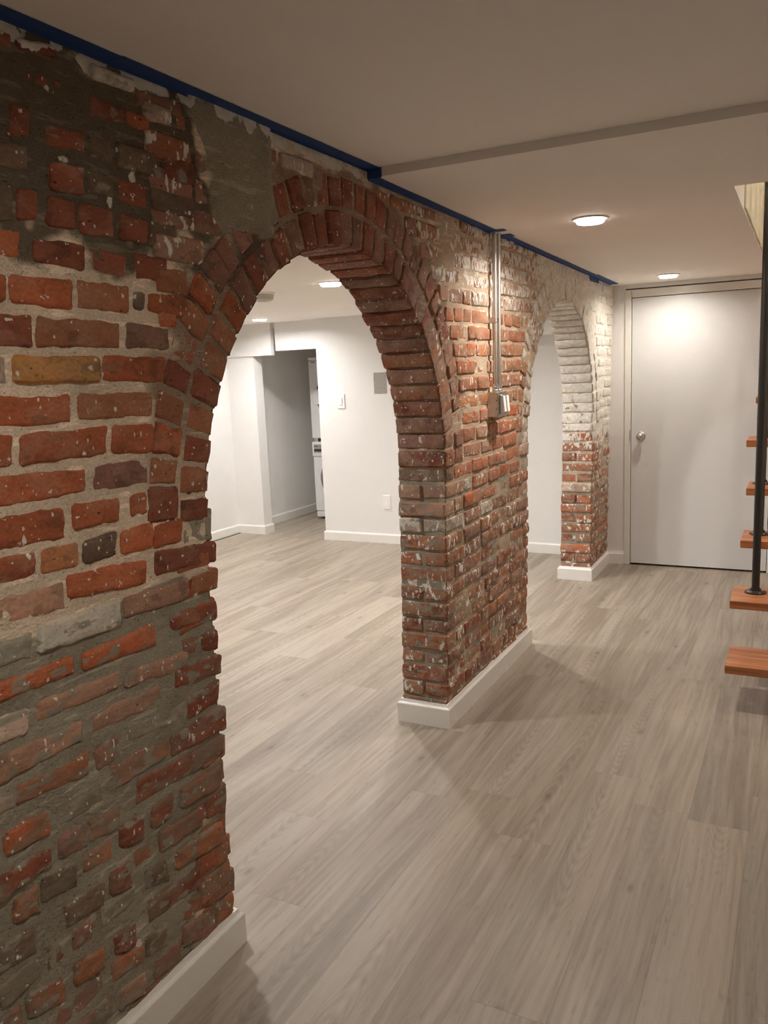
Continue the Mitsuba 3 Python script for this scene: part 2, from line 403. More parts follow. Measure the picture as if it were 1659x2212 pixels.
back_v = wp(PY, PZ, -THICK).reshape(-1, 3)[:, :]
step = 1
back = trimesh.Trimesh(back_v, np.vstack([q[:, [0, 2, 1]], q[:, [0, 3, 2]]]), process=False); back.remove_unreferenced_vertices()
jambs = []
for cy, cz, rad in (A1, A2):
    R = rad + RECESS
    th = np.linspace(math.pi, 0, 120)
    path = np.vstack([np.stack([np.full(60, cy - R), np.linspace(0, cz, 60, endpoint=False)], 1),
                      np.stack([cy + R * np.cos(th), cz + R * np.sin(th)], 1),
                      np.stack([np.full(60, cy + R), np.linspace(cz, 0, 61)[1:]], 1)])
    nrm = np.vstack([np.tile([1., 0], (60, 1)), -np.stack([np.cos(th), np.sin(th)], 1), np.tile([-1., 0], (60, 1))])
    ds = np.linspace(0, -THICK, 15)
    a = path[:, None, :] + 0 * ds[None, :, None]
    w = (.010 * (meshkit.fbm(np.stack([a[..., 0] * 20, a[..., 1] * 20, np.broadcast_to(ds * 20, a.shape[:2])], -1), 3, 9) - .5))
    w[:, 0] = 0; w[:, -1] = 0
    a = a + nrm[:, None] * w[..., None]
    d = np.broadcast_to(ds, a.shape[:2]).copy()
    d[:, 0] = mortar_height(path[:, 0], path[:, 1])
    v = wp(a[..., 0], a[..., 1], d).reshape(-1, 3)
    ii = np.arange(len(v)).reshape(a.shape[:2])
    qq = np.stack([ii[:-1, :-1], ii[1:, :-1], ii[1:, 1:], ii[:-1, 1:]], -1).reshape(-1, 4)
    jambs.append(trimesh.Trimesh(v, np.vstack([qq[:, [0, 1, 2]], qq[:, [0, 2, 3]]]), process=False))
ends = box(WX - THICK, WX - .012, Y_START - .02, Y_START, 0, 2.3)
core = trimesh.util.concatenate([front, back, ends] + jambs)
WALL = 'wall_left'
def world_uv(v):
    return np.stack([v[:, 1] + .3 * v[:, 0], v[:, 2] + .3 * v[:, 0]], 1)
tag(obj(WALL, core, 'mortar', smooth=True, uv=world_uv(np.array(core.vertices))), 'old exposed brick wall with two round arches, patched with mortar and flaking white paint', kind='structure')

brick_no = 0
def rough_brick(quad, d1, depth, tone, lvl=0, nu=4, nv=2, nd=1, rough=.0022, rnd=.0045, seed=None):
    """One brick: quad = its face (top left, top right, bottom right, bottom left as (y, z)), d1 = how far the face stands out, depth into the wall."""
    global brick_no
    ident = brick_no; brick_no += 1
    q = np.asarray(quad, float)
    w = max(np.linalg.norm(q[1] - q[0]), .02); h = max(np.linalg.norm(q[3] - q[0]), .02)
    eu, ev, ed = min(.22, .007 / w), min(.25, .007 / h), min(.3, .007 / depth)
    us = np.concatenate([[0, eu], np.linspace(eu, 1 - eu, nu + 1)[1:-1], [1 - eu, 1]])
    vs = np.concatenate([[0, ev], np.linspace(ev, 1 - ev, nv + 1)[1:-1], [1 - ev, 1]])
    ws = np.concatenate([[0, ed], np.linspace(ed, 1, nd + 1)[1:]])
    nu_, nv_, nw_ = len(us), len(vs), len(ws)
    index, P = {}, []
    def vid(i, j, k):
        if (i, j, k) not in index:
            index[i, j, k] = len(P); P.append((i, j, k))
        return index[i, j, k]
    F = []
    for i in range(nu_ - 1):
        for j in range(nv_ - 1):
            F.append((vid(i, j, 0), vid(i, j + 1, 0), vid(i + 1, j + 1, 0), vid(i + 1, j, 0)))
    for k in range(nw_ - 1):
        for i in range(nu_ - 1):
            F.append((vid(i, 0, k + 1), vid(i, 0, k), vid(i + 1, 0, k), vid(i + 1, 0, k + 1)))
            F.append((vid(i, nv_ - 1, k), vid(i, nv_ - 1, k + 1), vid(i + 1, nv_ - 1, k + 1), vid(i + 1, nv_ - 1, k)))
        for j in range(nv_ - 1):
            F.append((vid(0, j, k), vid(0, j, k + 1), vid(0, j + 1, k + 1), vid(0, j + 1, k)))
            F.append((vid(nu_ - 1, j, k + 1), vid(nu_ - 1, j, k), vid(nu_ - 1, j + 1, k), vid(nu_ - 1, j + 1, k + 1)))
    P = np.array(P)
    u, v, dd = us[P[:, 0]], vs[P[:, 1]], ws[P[:, 2]] * depth
    edge_u, edge_v, edge_d = (P[:, 0] == 0) | (P[:, 0] == nu_ - 1), (P[:, 1] == 0) | (P[:, 1] == nv_ - 1), P[:, 2] == 0
    pos = ((1 - u) * (1 - v))[:, None] * q[0] + (u * (1 - v))[:, None] * q[1] + (u * v)[:, None] * q[2] + ((1 - u) * v)[:, None] * q[3]
    cen = q.mean(0)
    du, dv = (q[1] - q[0]) / w, (q[3] - q[0]) / h
    cnt = edge_u.astype(int) + edge_v + edge_d
    pull = np.where(cnt >= 2, rnd * .75, 0.)
    pos = pos - (np.where(edge_u, np.sign(u - .5), 0) * pull)[:, None] * du - (np.where(edge_v, np.sign(v - .5), 0) * pull)[:, None] * dv
    d = d1 - dd - np.where(edge_d, np.where(cnt >= 2, rnd * .75, 0), 0)
    s = rng.uniform(0, 99)
    X = np.stack([pos[:, 0] * 38, pos[:, 1] * 38, d * 38 + s], -1)
    n0, n1, n2 = (meshkit.fbm(X + o, 2, 31) - .5 for o in (0., 17.3, 41.7))
    m0, m1 = (meshkit.fbm(2.7 * X + o, 2, 77) - .5 for o in (5.1, 23.9))
    side = .55 + .45 * (cnt > 0)
    pos = pos + rough * side[:, None] * ((2.2 * n0 + 1.3 * m0)[:, None] * du + (2.2 * n1 + 1.3 * m1)[:, None] * dv)
    tilt = rng.gauss(0, .012)
    d = d + 2.6 * rough * n2 + tilt * ((pos - cen) @ du) * (dd == 0)
    su = (pos - cen) @ du + np.where(edge_u, np.sign(u - .5) * dd, 0)
    tv = (pos - cen) @ dv + np.where(edge_v, np.sign(v - .5) * dd, 0)
    code = TONE_KEYS.index(tone) + 16 * lvl
    uv = np.stack([ident + .5 + np.clip(su, -.48, .48), code + .5 + np.clip(tv, -.48, .48)], 1)
    F = np.array(F)
    mesh = trimesh.Trimesh(wp(pos[:, 0], pos[:, 1], d), np.vstack([F[:, [0, 1, 2]], F[:, [0, 2, 3]]]), process=False)
    return mesh, uv

def lay(parent, name, quad, d1, depth, tone, lvl=0, **k):
    m, uv = rough_brick(quad, d1, depth, tone, lvl, **k)
    return obj(name, m, 'brick', parent, smooth=True, uv=uv)

def rect(y0, y1, z0, z1, j=.002):
    g = lambda: rng.gauss(0, j)
    return [(y0 + g(), z1 + g()), (y1 + g(), z1 + g()), (y1 + g(), z0 + g()), (y0 + g(), z0 + g())]

# the near pier, brick by brick as measured on the photograph (tone, then the four corners in mm along and up the wall)
PIER = '''d 1033 2074 1088 2069 1084 2039 1029 2045
d 1094 2068 1180 2078 1177 2055 1092 2049
w 1261 2074 1377 2075 1374 2046 1258 2047
p 1380 2061 1524 2071 1520 2032 1376 2026
s 1534 2062 1695 2060 1692 2024 1530 2025
d 1104 2017 1192 2025 1189 2004 1101 1994
d 1254 2015 1344 2012 1340 1979 1250 1974
o 1349 2013 1421 2012 1417 1978 1344 1979
d 1063 1955 1113 1960 1105 1902 1056 1896
s 1018 1880 1099 1891 1093 1846 1013 1838
d 1139 1938 1235 1945 1230 1901 1134 1897
s 1242 1942 1307 1945 1302 1897 1237 1899
s 1315 1944 1432 1944 1427 1893 1310 1896
d 1451 1946 1549 1948 1543 1893 1446 1893
d 1141 1872 1223 1878 1217 1824 1135 1821
s 1231 1875 1304 1880 1299 1831 1225 1828
d 1312 1875 1396 1878 1390 1821 1307 1827
s 1405 1874 1541 1873 1537 1826 1400 1826
s 1010 1814 1059 1817 1052 1755 1002 1747
d 1063 1813 1109 1816 1102 1763 1056 1754
r 1127 1810 1194 1811 1188 1758 1120 1755
d 1205 1810 1295 1812 1288 1754 1199 1753
r 1308 1803 1386 1805 1381 1751 1303 1754
s 1393 1806 1477 1805 1472 1751 1388 1752
o 1001 1739 1064 1742 1059 1693 995 1688
d 1088 1731 1208 1732 1202 1683 1083 1691
d 1225 1731 1324 1728 1318 1676 1220 1683
r 1342 1733 1444 1733 1438 1677 1336 1678
r 981 1661 1022 1662 1016 1616 975 1614
r 1030 1665 1171 1665 1164 1607 1024 1616
b 1180 1668 1323 1663 1316 1606 1173 1611
s 1332 1658 1366 1655 1362 1616 1327 1617
r 1373 1656 1492 1653 1487 1602 1369 1616
d 970 1592 1072 1595 1065 1537 963 1539
b 1079 1594 1288 1593 1281 1537 1073 1538
p 1302 1590 1434 1583 1429 1534 1296 1537
g 964 1524 1008 1522 1002 1473 958 1471
k 1019 1524 1222 1521 1216 1470 1013 1473
r 1231 1525 1413 1522 1405 1463 1224 1470
r 956 1458 1145 1450 1138 1394 949 1399
b 1162 1452 1368 1449 1362 1394 1156 1398
r 948 1392 1006 1386 999 1330 940 1329
r 1019 1383 1228 1383 1221 1326 1012 1327
r 1242 1382 1361 1378 1355 1316 1236 1326
r 939 1319 1163 1307 1157 1257 932 1258
p 1182 1309 1340 1308 1334 1247 1176 1254
r 930 1245 1100 1237 1094 1178 921 1183
r 1122 1239 1245 1234 1240 1185 1117 1189
r 1275 1234 1327 1237 1321 1186 1270 1186
r 920 1172 1028 1167 1023 1122 914 1122
o 1039 1167 1129 1163 1124 1117 1033 1118
s 1141 1164 1230 1166 1224 1115 1135 1116
r 1241 1164 1334 1166 1328 1110 1236 1114
r 1337 1158 1434 1159 1429 1102 1331 1106
c 1435 1168 1553 1160 1546 1082 1428 1093
i 911 1103 1090 1096 1083 1038 905 1047
r 1094 1104 1309 1090 1303 1036 1089 1055
d 1335 1102 1549 1080 1544 1030 1329 1046
w 1014 1027 1224 1022 1217 964 1007 974
i 1234 1023 1442 1015 1436 965 1229 976
b 1447 1018 1544 1017 1539 963 1442 969
c 901 1019 1002 1020 997 972 896 974
d 1372 948 1542 935 1538 887 1368 909
d 1464 860 1541 860 1537 809 1460 820
r 1112 941 1322 943 1316 892 1106 902
r 911 951 1090 943 1086 906 906 913
i 1219 863 1423 847 1418 801 1215 826
d 1369 814 1544 797 1539 747 1365 767
i 995 884 1207 872 1202 830 990 841
g 903 887 980 881 974 832 896 829
i 894 814 1098 808 1093 763 887 761
i 1119 806 1325 799 1320 745 1115 767
d 1458 734 1532 724 1527 672 1453 685
c 1213 747 1444 725 1439 680 1208 704
b 932 744 1108 736 1101 682 926 701
g 885 744 931 741 925 700 880 703
d 1342 658 1539 654 1535 604 1338 620
c 1157 679 1342 668 1336 617 1150 617
b 1442 583 1539 583 1534 530 1438 537
r 1225 604 1426 595 1421 539 1220 555
r 1358 521 1508 515 1503 459 1353 474
d 1260 511 1338 520 1334 482 1257 484
d 1446 443 1532 452 1524 386 1442 402
d 1168 525 1243 517 1238 466 1163 488
d 1283 453 1431 442 1427 397 1278 407
r 1329 376 1497 364 1493 315 1325 335
o 1458 308 1530 304 1523 244 1454 262
s 1224 378 1307 368 1304 337 1222 361
d 1230 304 1431 289 1427 244 1225 266
b 1339 233 1537 214 1532 157 1335 192
b 1454 145 1522 151 1518 105 1451 113
p 1334 164 1435 150 1431 104 1331 137
p 1233 152 1329 145 1325 102 1229 118
s 1208 225 1287 214 1282 177 1205 196
o 1112 248 1210 220 1206 181 1106 201
r 1123 285 1190 276 1187 251 1122 269
i 1123 153 1206 144 1203 116 1121 128
r 895 665 1002 660 996 614 890 621
d 863 595 993 588 989 554 856 545
p 1010 591 1083 585 1079 545 1005 555
b 1086 580 1173 573 1169 539 1083 549
r 1126 436 1190 434 1185 386 1123 407
s 962 527 1052 508 1048 477 958 496
b 898 520 958 517 954 484 895 495
s 1009 441 1116 428 1112 389 1004 404
p 1021 381 1089 378 1084 333 1016 340
s 847 442 940 438 937 411 845 422
o 1017 297 1097 285 1094 260 1014 271
o 903 315 994 294 990 259 900 287'''
PIER_KEY = WALL + '__pier'
used[PIER_KEY] = 0
left_of = {}
for line in PIER.split('\n'):
    t, *n = line.split(); qd = np.array(list(map(float, n))).reshape(4, 2) / 1000
    cz = qd[:, 1].mean(); w = qd[1, 0] - qd[0, 0]; h = qd[0, 1] - qd[3, 1]
    low = cz < .70
    if low: t = {'o': 'b', 'r': rng.choice('dbdr'), 'c': 'b'}.get(t, t)
    if low:                                  # the cement hides the brick's edges: its true face is taller
        add = max(0, .053 - h) * .5
        qd[:2, 1] += add; qd[2:, 1] -= add
    if cz > 1.68: t = {'r': 'd', 'b': 'd', 'o': 'r'}.get(t, t)  # upper courses take darker tones in place of their dim lighting
    end = qd[1, 0] > 1.485 and cz < 1.2
    if end:
        qd[1:3, 0] += rng.uniform(-.008, .006)
    face = rng.gauss(.0012, .0022) + (.0008 if low else 0) + (.006 if t == 'w' else 0) + (.003 if t == 'k' else 0) - (.003 if t == 'c' else 0)
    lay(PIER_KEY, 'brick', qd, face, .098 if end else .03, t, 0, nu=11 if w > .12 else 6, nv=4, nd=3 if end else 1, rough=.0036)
    row = round((cz - .01) / PITCH_Z); left_of[row] = min(left_of.get(row, 9), qd[0, 0])
faces = [np.array(list(map(float, l.split()[1:]))).reshape(4, 2) / 1000 for l in PIER.split('\n')]
for k in range(0, 12):                        # bricks all but lost under the cement, between the measured ones
    zc = k * PITCH_Z + .012
    busy = sorted((q[:, 0].min() - .010, q[:, 0].max() + .010) for q in faces if q[2:, 1].min() - .012 < zc < q[:2, 1].max() + .012)
    y = .84
    for a, c in busy + [(1.512, 9)]:
        while a - y > .05:
            y1 = min(a, y + rng.choice([.205, .205, .11]))
            if a - y1 < .05: y1 = a
            lay(PIER_KEY, 'brick', rect(y, y1 - .008, zc - .026, zc + .027, .003), rng.gauss(-.0002, .0016), .03, rng.choice('cpbdcis'), 0, nu=5, nv=3, rough=.0032)
            y = y1
        y = max(y, c)
# inner half of the pier's end, seen edge-on, and the courses further along to the left
for k in range(0, 17):
    z0 = k * PITCH_Z - .018
    lay(PIER_KEY, 'brick', rect(1.418, 1.522, z0, z0 + .056), -.108, .092, rng.choice('rdbp'), nu=2, nv=2, nd=2)
for k in range(0, 30):
    z0 = k * PITCH_Z - .016; y = min(left_of.get(k, .95), left_of.get(k - 1, 9) + .03, left_of.get(k + 1, 9) + .03) - .012
    while y > .34:
        w = rng.choice([.205, .205, .10])
        lay(PIER_KEY, 'brick', rect(y - w, y, z0, min(z0 + .056, 2.07)), rng.gauss(0, .002), .03, rng.choice('rrdbpsc' if k > 15 or k < 9 else 'rrrdb'), nu=3, nv=2)
        y -= w + .011

# arches: two rings of bricks on edge
def ring(parent, arch, r0, r1, count, a0, a1, depth, tones, lvl, name='voussoir', face=0., nd=1):
    cy, cz, _ = arch
    edges = np.linspace(a0, a1, count + 1)
    for i in range(count):
        e0, e1 = edges[i] + rng.gauss(0, .004), edges[i + 1] + rng.gauss(0, .004)
        gap = .0022
        pt = lambda r, a, s: (cy + r * math.cos(a) + s * gap * -math.sin(a), cz + r * math.sin(a) + s * gap * math.cos(a))
        # left = larger angle
        hi, lo = max(e0, e1), min(e0, e1)
        k0, k1 = r0 + rng.gauss(0, .0022), r1 + rng.gauss(0, .003)
        qd = [pt(k1, hi, -1), pt(k1, lo, 1), pt(k0, lo, 1), pt(k0, hi, -1)]
        t = tones(.5 * (hi + lo))
        l = lvl(.5 * (hi + lo)) if callable(lvl) else lvl
        lay(parent, name, qd, face + rng.gauss(0, .0026), depth, t, l, nu=2, nv=3, nd=nd, rough=.0034, rnd=.007)
AR1, AR2 = WALL + '__arch', WALL + '__arch_001'
used[AR1] = used[AR2] = 0
a_lo = .02
def tones1(a):
    if a > 2.4: return rng.choice('bbdrdb')
    if a > 1.9: return rng.choice('dpds')
    if a > 1.1: return rng.choice('ddpd')
    return rng.choice('dppbd')
ring(AR1, A1, A1[2], A1[2] + .098, 34, math.pi - .015, -.045, THICK, tones1, 0, nd=4)
ring(AR1, A1, A1[2] + .108, A1[2] + .200, 38, math.pi - .05, -.04, .05, tones1, 0)
def tones2(a): return rng.choice('wvvgw') if a > .55 else rng.choice('wbgrb')
def tones2o(a): return rng.choice('wvvgb') if .5 < a < 2.7 else rng.choice('rbgb')
ring(AR2, A2, A2[2], A2[2] + .098, 35, math.pi + .045, -.045, THICK, lambda a: rng.choice('yyywg') if .30 < a < 2.3 else (rng.choice('rbyb') if a <= .30 else rng.choice('wvgw')), lambda a: 3 if a > .3 else 1, nd=4)
ring(AR2, A2, A2[2] + .108, A2[2] + .200, 39, math.pi + .04, -.04, .05, tones2o, lambda a: 3 if .5 < a < 2.6 else 1)

# pillar between the arches, the spandrels and the far pier
def free(y, z, margin=.0):
    for cy, cz, rad in (A1, A2):
        if z > cz and math.hypot(y - cy, z - cz) < rad + .208 + margin: return False
        if z <= cz and abs(y - cy) < rad: return False
    return True
def span(k):
    """Stretches of wall free for the course's bricks at its mid height."""
    z = k * PITCH_Z + .010
    out = []
    for lo, hi in ((1.40, 4.98), (4.7, FAR1)):
        ysamp = np.arange(lo, hi, .002); ok = [free(y, z) for y in ysamp]
        a = None
        for y, o in zip(ysamp, ok):
            if o and a is None: a = y
            if a is not None and (not o or y == ysamp[-1]):
                if y - a > .035: out.append((a, y))
                a = None
    return out
def pillar_tone(y, z):
    y, z = y / 1.017, (z + .025) / 1.017
    for py, pz, t in ((3.212, .981, 'w'), (3.439, .843, 'w'), (3.914, 1.041, 'g'), (3.986, .972, 'w'), (3.916, .903, 'g'), (3.734, .904, 'i')):
        if abs(y - py) < .05 and abs(z - pz) < .032: return t
    if z > 1.72: return rng.choice('pgbpbi')
    if 3.25 < y < 3.75 and 1.42 < z < 1.72: return rng.choice('bobirb')
    if z > 1.3: return rng.choice('bbrob')
    if z > .88: return rng.choice('rrrbri')
    if 2.95 < y < 3.35 and .42 < z < .80: return rng.choice('bgpb')
    if z > .55: return rng.choice('bpidbp')
    return rng.choice('bdbrdp')
def pier_tone(y, z):
    if z > 1.05: return rng.choice('wvwgvw')
    if z > .6: return rng.choice('bgrbgb')
    return rng.choice('rbdrb')
PL, PF = WALL + '__pier_001', WALL + '__pier_002'
used[PL] = used[PF] = 0
for k in range(0, 30):
    z0 = k * PITCH_Z - .018 + rng.gauss(0, .001); z1 = z0 + .0575
    zt = Z_NEAR if (k * PITCH_Z - .025) < 0 else 2.03
    z1 = min(z1, 2.045)
    for a, b in span(k):
        far = a > 4.98
        parent = PF if far else PL
        tone_at = pier_tone if far else pillar_tone
        if b < 2.64 and 1.5 < a:                     # the cement patch beside the first arch has no bricks in view
            if a < 1.87: a = 1.87
            if b - a < .04: continue
        jamb_l = (k * PITCH_Z - .025) < 1.10 and (abs(a - PIL0) < .01 or abs(a - FAR0) < .01)
        near_l = abs(a - PIL0) < .012 or abs(a - FAR0) < .012
        through = k % 2 == 1
        y, first = a, True
        while y < b - .02:
            L = (.10 if through else .205) if (first and near_l and z0 < 1.12) else rng.choice([.205, .205, .10, .15])
            y1 = y + L
            last = b - y1 < .06
            if last: y1 = b
            end_r = last and z0 < 1.10 and not far
            yy0, yy1 = y, y1 - (.0 if last else .010)
            if yy1 - yy0 > .025 and not (far and abs((yy0 + yy1) / 2 - 5.975) < .06 and .90 < z0 + .03 < .99):
                t = tone_at((yy0 + yy1) / 2, z0 + .03)
                if first and near_l and not far: t = {12: 'w', 15: 's'}.get(k, t)
                dep = THICK if (first and near_l and through and z0 < 1.10) else (.098 if (first and near_l and z0 < 1.10) or end_r else .032)
                jut = rng.uniform(-.006, .005) if first and near_l and z0 < 1.1 else 0
                jut_r = rng.uniform(-.006, .005) if end_r else 0
                lvl = 2 if (far and z0 > 1.05) or (not far and z0 > 1.72) else (1 if far or rng.random() < .35 else 0)
                lay(parent, 'brick', rect(yy0 + jut, yy1 + jut_r, z0, z1), rng.gauss(0, .0028), dep, t, lvl, nu=3 if L > .12 else 2, nv=2, nd=3 if dep > .1 else (2 if dep > .05 else 1), rough=.0030)
                if first and near_l and z0 < 1.10 and not through:
                    lay(parent, 'brick', rect(yy0 + rng.uniform(-.006, .005), yy0 + .10, z0, z1), -.107, .098, ('w' if k == 12 else rng.choice('rdbbi')) if not far else rng.choice('rbd'), 1, nu=2, nv=2, nd=2, rough=.0030)
            y = y1; first = False

# ------------------------------------------------------------------ plaster walls
def wall(name, *boxes, label=None):
    return tag(obj(name, cat(*boxes), 'wall_paint'), label, kind='structure')
XL, Y_LAUN = -4.855, 6.24
Y_DOOR = 6.05
wall('wall_right', box(.80, .95, 3.0, 6.4, 0, 3.3), box(2.2, 2.3, -2.4, 3.15, 0, 2.3), box(.80, 2.3, 3.0, 3.15, 0, 2.3))
wall('wall_behind', box(-5.2, 2.3, -2.55, -2.3, 0, 2.3))
wall('wall_other_room_left', box(XL - .2, XL, -2.4, 6.30, 0, 2.0))
wall('wall_laundry_partition', box(-3.836, WX - THICK + .02, Y_LAUN, Y_LAUN + .12, 0, 2.0), label='white wall of the other room with switch, steel plate and outlet')
wall('wall_stub', box(XL, -4.552, 6.30, 6.43, 0, 1.96))
wall('wall_alcove', box(-4.95, -4.79, 6.43, 8.0, 0, 2.0), box(-4.95, -3.6, 7.86, 8.0, 0, 2.0), box(-3.836, -3.72, Y_LAUN + .12, 8.0, 0, 2.0))
wall('trim_soffit', box(XL, -4.335, 6.283, 6.33, 1.667, Z_ROOM + .01))
wall('trim_header', box(-4.30, -3.836, 6.30, 6.42, 1.703, Z_ROOM + .01))
wall('trim_bulkhead', box(-2.55, WX - THICK - .004, 5.86, Y_LAUN, 1.70, Z_ROOM + .01))
# wall round the door
DX0, DX1, DZ = -1.114, -.208, 1.906
zt = lambda x: z_far(Y_DOOR) + .03
wall('wall_back', box(WX - .03, -1.160, Y_DOOR, Y_DOOR + .12, 0, 2.03), box(-1.160, -.160, Y_DOOR, Y_DOOR + .12, 1.970, 2.03), box(-.160, .80, Y_DOOR, Y_DOOR + .12, 0, 3.3),
     box(X_HOLE - .02, .80, Y_DOOR, Y_DOOR + .12, 2.03, 3.3))
tag(obj('wall_closet_dark', box(-1.3, 0, 6.9, 7.0, -.1, 2.2), 'black_void'), kind='structure')  # painted black to stand in for the unlit space behind the door
# stairwell
boards = [3.70, 4.06, 4.47, 4.86, 5.26, 5.66, 6.05]
st_wall = wall('wall_stairwell', box(X_HOLE - .10, X_HOLE, Y_HOLE - .1, Y_DOOR, z_far(Y_HOLE) + .02, 3.3), box(X_HOLE, .80, Y_HOLE - .10, Y_HOLE, 2.07, 3.3), box(X_HOLE - .1, .95, Y_HOLE - .1, 6.2, 3.3, 3.4))
for a, b in zip(boards[:-1], boards[1:]):
    z0 = z_far(a) + .012
    obj('panel', box(X_HOLE, X_HOLE + .007, a + .003, b - .003, z0, 3.2, .002), 'cream_paint', st_wall)
tag(obj('trim_stairwell_beam', box(X_HOLE + .012, .80, 5.02, 5.13, 2.335, 2.44, .004), 'cream_paint'), kind='structure')

# ------------------------------------------------------------------ door
t = tag('door_1', 'plain white slab door with round nickel knob at the end of the hall', kind='structure'); used['door_1'] = 0
obj('panel', box(DX0, DX1, Y_DOOR - .002, Y_DOOR + .036, .013, DZ - .001, .0015), 'door_paint', t)
f = obj('frame', cat(box(DX0 - .046, DX0 - .004, Y_DOOR - .014, Y_DOOR + .11, 0, DZ + .056, .003), box(DX1 + .004, DX1 + .048, Y_DOOR - .014, Y_DOOR + .11, 0, DZ + .056, .003),
                     box(DX0 - .004, DX1 + .004, Y_DOOR - .014, Y_DOOR + .11, DZ + .003, DZ + .056, .003)), 'trim_paint', t)
kn = obj('knob', lathe([(0, .062), (.010, .0615), (.019, .058), (.0255, .050), (.0265, .042), (.024, .033), (.016, .026), (.0115, .020), (.0115, .010), (.0, .010)], at=(-1.046, Y_DOOR - .002, .943), axis='-y'), 'nickel', t, smooth=35)
obj('rose', lathe([(0, .011), (.016, .011), (.024, .0095), (.031, .005), (.033, 0), (0, 0)], at=(-1.046, Y_DOOR - .002, .943), axis='-y'), 'nickel', t, smooth=35)
obj('keyhole', lathe([(0, .0012), (.0055, .0012), (.0055, 0), (0, 0)], 20, at=(-1.046, Y_DOOR - .064, .943), axis='-y'), 'nickel', kn)
obj('strike_plate', box(DX0 - .0115, DX0 - .0045, Y_DOOR - .0155, Y_DOOR + .004, .905, .990, .001), 'nickel', t)
obj('hinge', box(DX1 - .002, DX1 + .010, Y_DOOR - .016, Y_DOOR - .002, 1.60, 1.69, .002), 'nickel', t)
obj('hinge', box(DX1 - .002, DX1 + .010, Y_DOOR - .016, Y_DOOR - .002, .22, .31, .002), 'nickel', t)

# ------------------------------------------------------------------ baseboards
def base_prof(h, t=.0185): return [(0, 0), (t, 0), (t, h * .80), (t * .97, h * .825), (t * .80, h * .86), (t * .55, h * .90), (t * .40, h * .955), (t * .34, h), (0, h)]
def flat_prof(h, t=.013): return [(0, 0), (t, 0), (t, h - .012), (t * .6, h - .002), (t * .4, h), (0, h)]
def baseboard(name, path, prof, label=None, flip=False):
    if flip: path = path[::-1]
    return tag(obj(name, sweep_profile(path, prof), 'trim_paint'), label, kind='structure')
FX = WX - .002
BX = WX - THICK + .002
B = base_prof(.098)
baseboard('baseboard_left', [(FX, -.4), (FX, A1[0] - A1[2] + .004), (BX, A1[0] - A1[2] + .004), (BX, .2)], B)
baseboard('baseboard_pillar', [(BX, PIL1 + .008), (BX, PIL0 - .008), (FX, PIL0 - .008), (FX, PIL1 + .010), (BX, PIL1 + .010)], B)
baseboard('baseboard_far_pier', [(BX, Y_LAUN), (BX, FAR0 - .008), (FX, FAR0 - .008), (FX, Y_DOOR), (DX0 - .046, Y_DOOR)], base_prof(.092))
R_ = flat_prof(.082)
baseboard('baseboard_other_room', [(-3.836, 7.1), (-3.836, Y_LAUN), (WX - THICK - .02, Y_LAUN)], R_)
baseboard('baseboard_other_room_left', [(-4.79, 7.86), (-4.79, 6.43), (-4.552, 6.43), (-4.552, 6.30), (XL, 6.30), (XL, .2)][::-1], R_)

# ------------------------------------------------------------------ ceiling lamps
def ceiling_lamp(x, y, z, light, label, group, depth=.002, glow_part=.017, drop=.020, weight=2.5):
    t = thing('recessed_light', label, 'ceiling light', group)
    obj('trim', lathe([(.0585, -.0015), (.0590, -.0035), (.064, -.0052), (.070, -.0042), (.073, 0), (.0585, 0)], 64, at=(x, y, z)), 'trim_ring', t, smooth=35)
    glow = [glow_part * v for v in light]
    obj('diffuser', lathe([(.0585, 0), (.0582, -.30 * drop), (.0556, -.76 * drop), (.0495, -drop), (.0445, -.92 * drop), (.0425, -.5 * drop), (.0425, .006), (.0585, .006), (.0585, 0)], 64, at=(x, y, z)), 'lens_glass', t, smooth=35,
        emitter={'type': 'area', 'sampling_weight': .06, 'radiance': {'type': 'rgb', 'value': glow}})
    obj('housing', lathe([(.0400, depth + .004), (.0400, depth), (.0424, depth - .002), (.0424, .012), (0, .012), (0, .009), (.0400, .009), (.0400, depth + .004)], 64, at=(x, y, z)), 'reflector', t, smooth=35)
    a = np.linspace(0, 2 * math.pi, 48, endpoint=False)      # a convex glass disc looking down
    rr, hh = (0., .013, .026, .0396), (-.0020, -.0018, -.0012, 0.)
    v = [[x, y, z + depth - .006 + hh[0]]] + [[x + q * math.cos(p), y + q * math.sin(p), z + depth - .006 + w] for q, w in zip(rr[1:], hh[1:]) for p in a]
    f = [[0, 1 + (k + 1) % 48, 1 + k] for k in range(48)]
    for s in range(2):
        for k in range(48):
            k2, o, o2 = (k + 1) % 48, 1 + 48 * s, 49 + 48 * s
            f += [[o + k, o + k2, o2 + k2], [o + k, o2 + k2, o2 + k]]
    obj('lens', trimesh.Trimesh(v, f, process=False), 'lens_glass', t, emitter={'type': 'area', 'sampling_weight': weight, 'radiance': {'type': 'rgb', 'value': list(light)}})
    return t
HL, RL = 'recessed lights in the hall ceiling', 'recessed lights in the other room'
ceiling_lamp(*HALL_LAMPS[0], z_far(HALL_LAMPS[0][1]), HALL_LIGHT, 'round white recessed light in the hall ceiling beside the conduit, the larger lit one', HL)
ceiling_lamp(*HALL_LAMPS[1], z_far(HALL_LAMPS[1][1]), DOOR_LIGHT, 'round white recessed light in the hall ceiling just above the closed door', HL)
ceiling_lamp(*HALL_LAMPS[2], Z_NEAR, NEAR_FILL_LIGHT, 'added unseen fill light in the near ceiling beside the photographer', HL, .002, .002, .009, 1.5)
names = ['round white recessed light seen through the first arch touching its right curve', 'round white recessed light seen through the first arch above the bright soffit',
         'round white recessed light in the other room behind the first arch', 'round white recessed light deep in the left half of the other room', 'round white recessed light at the left wall of the other room', 'round white recessed light in the other room behind the brick pillar']
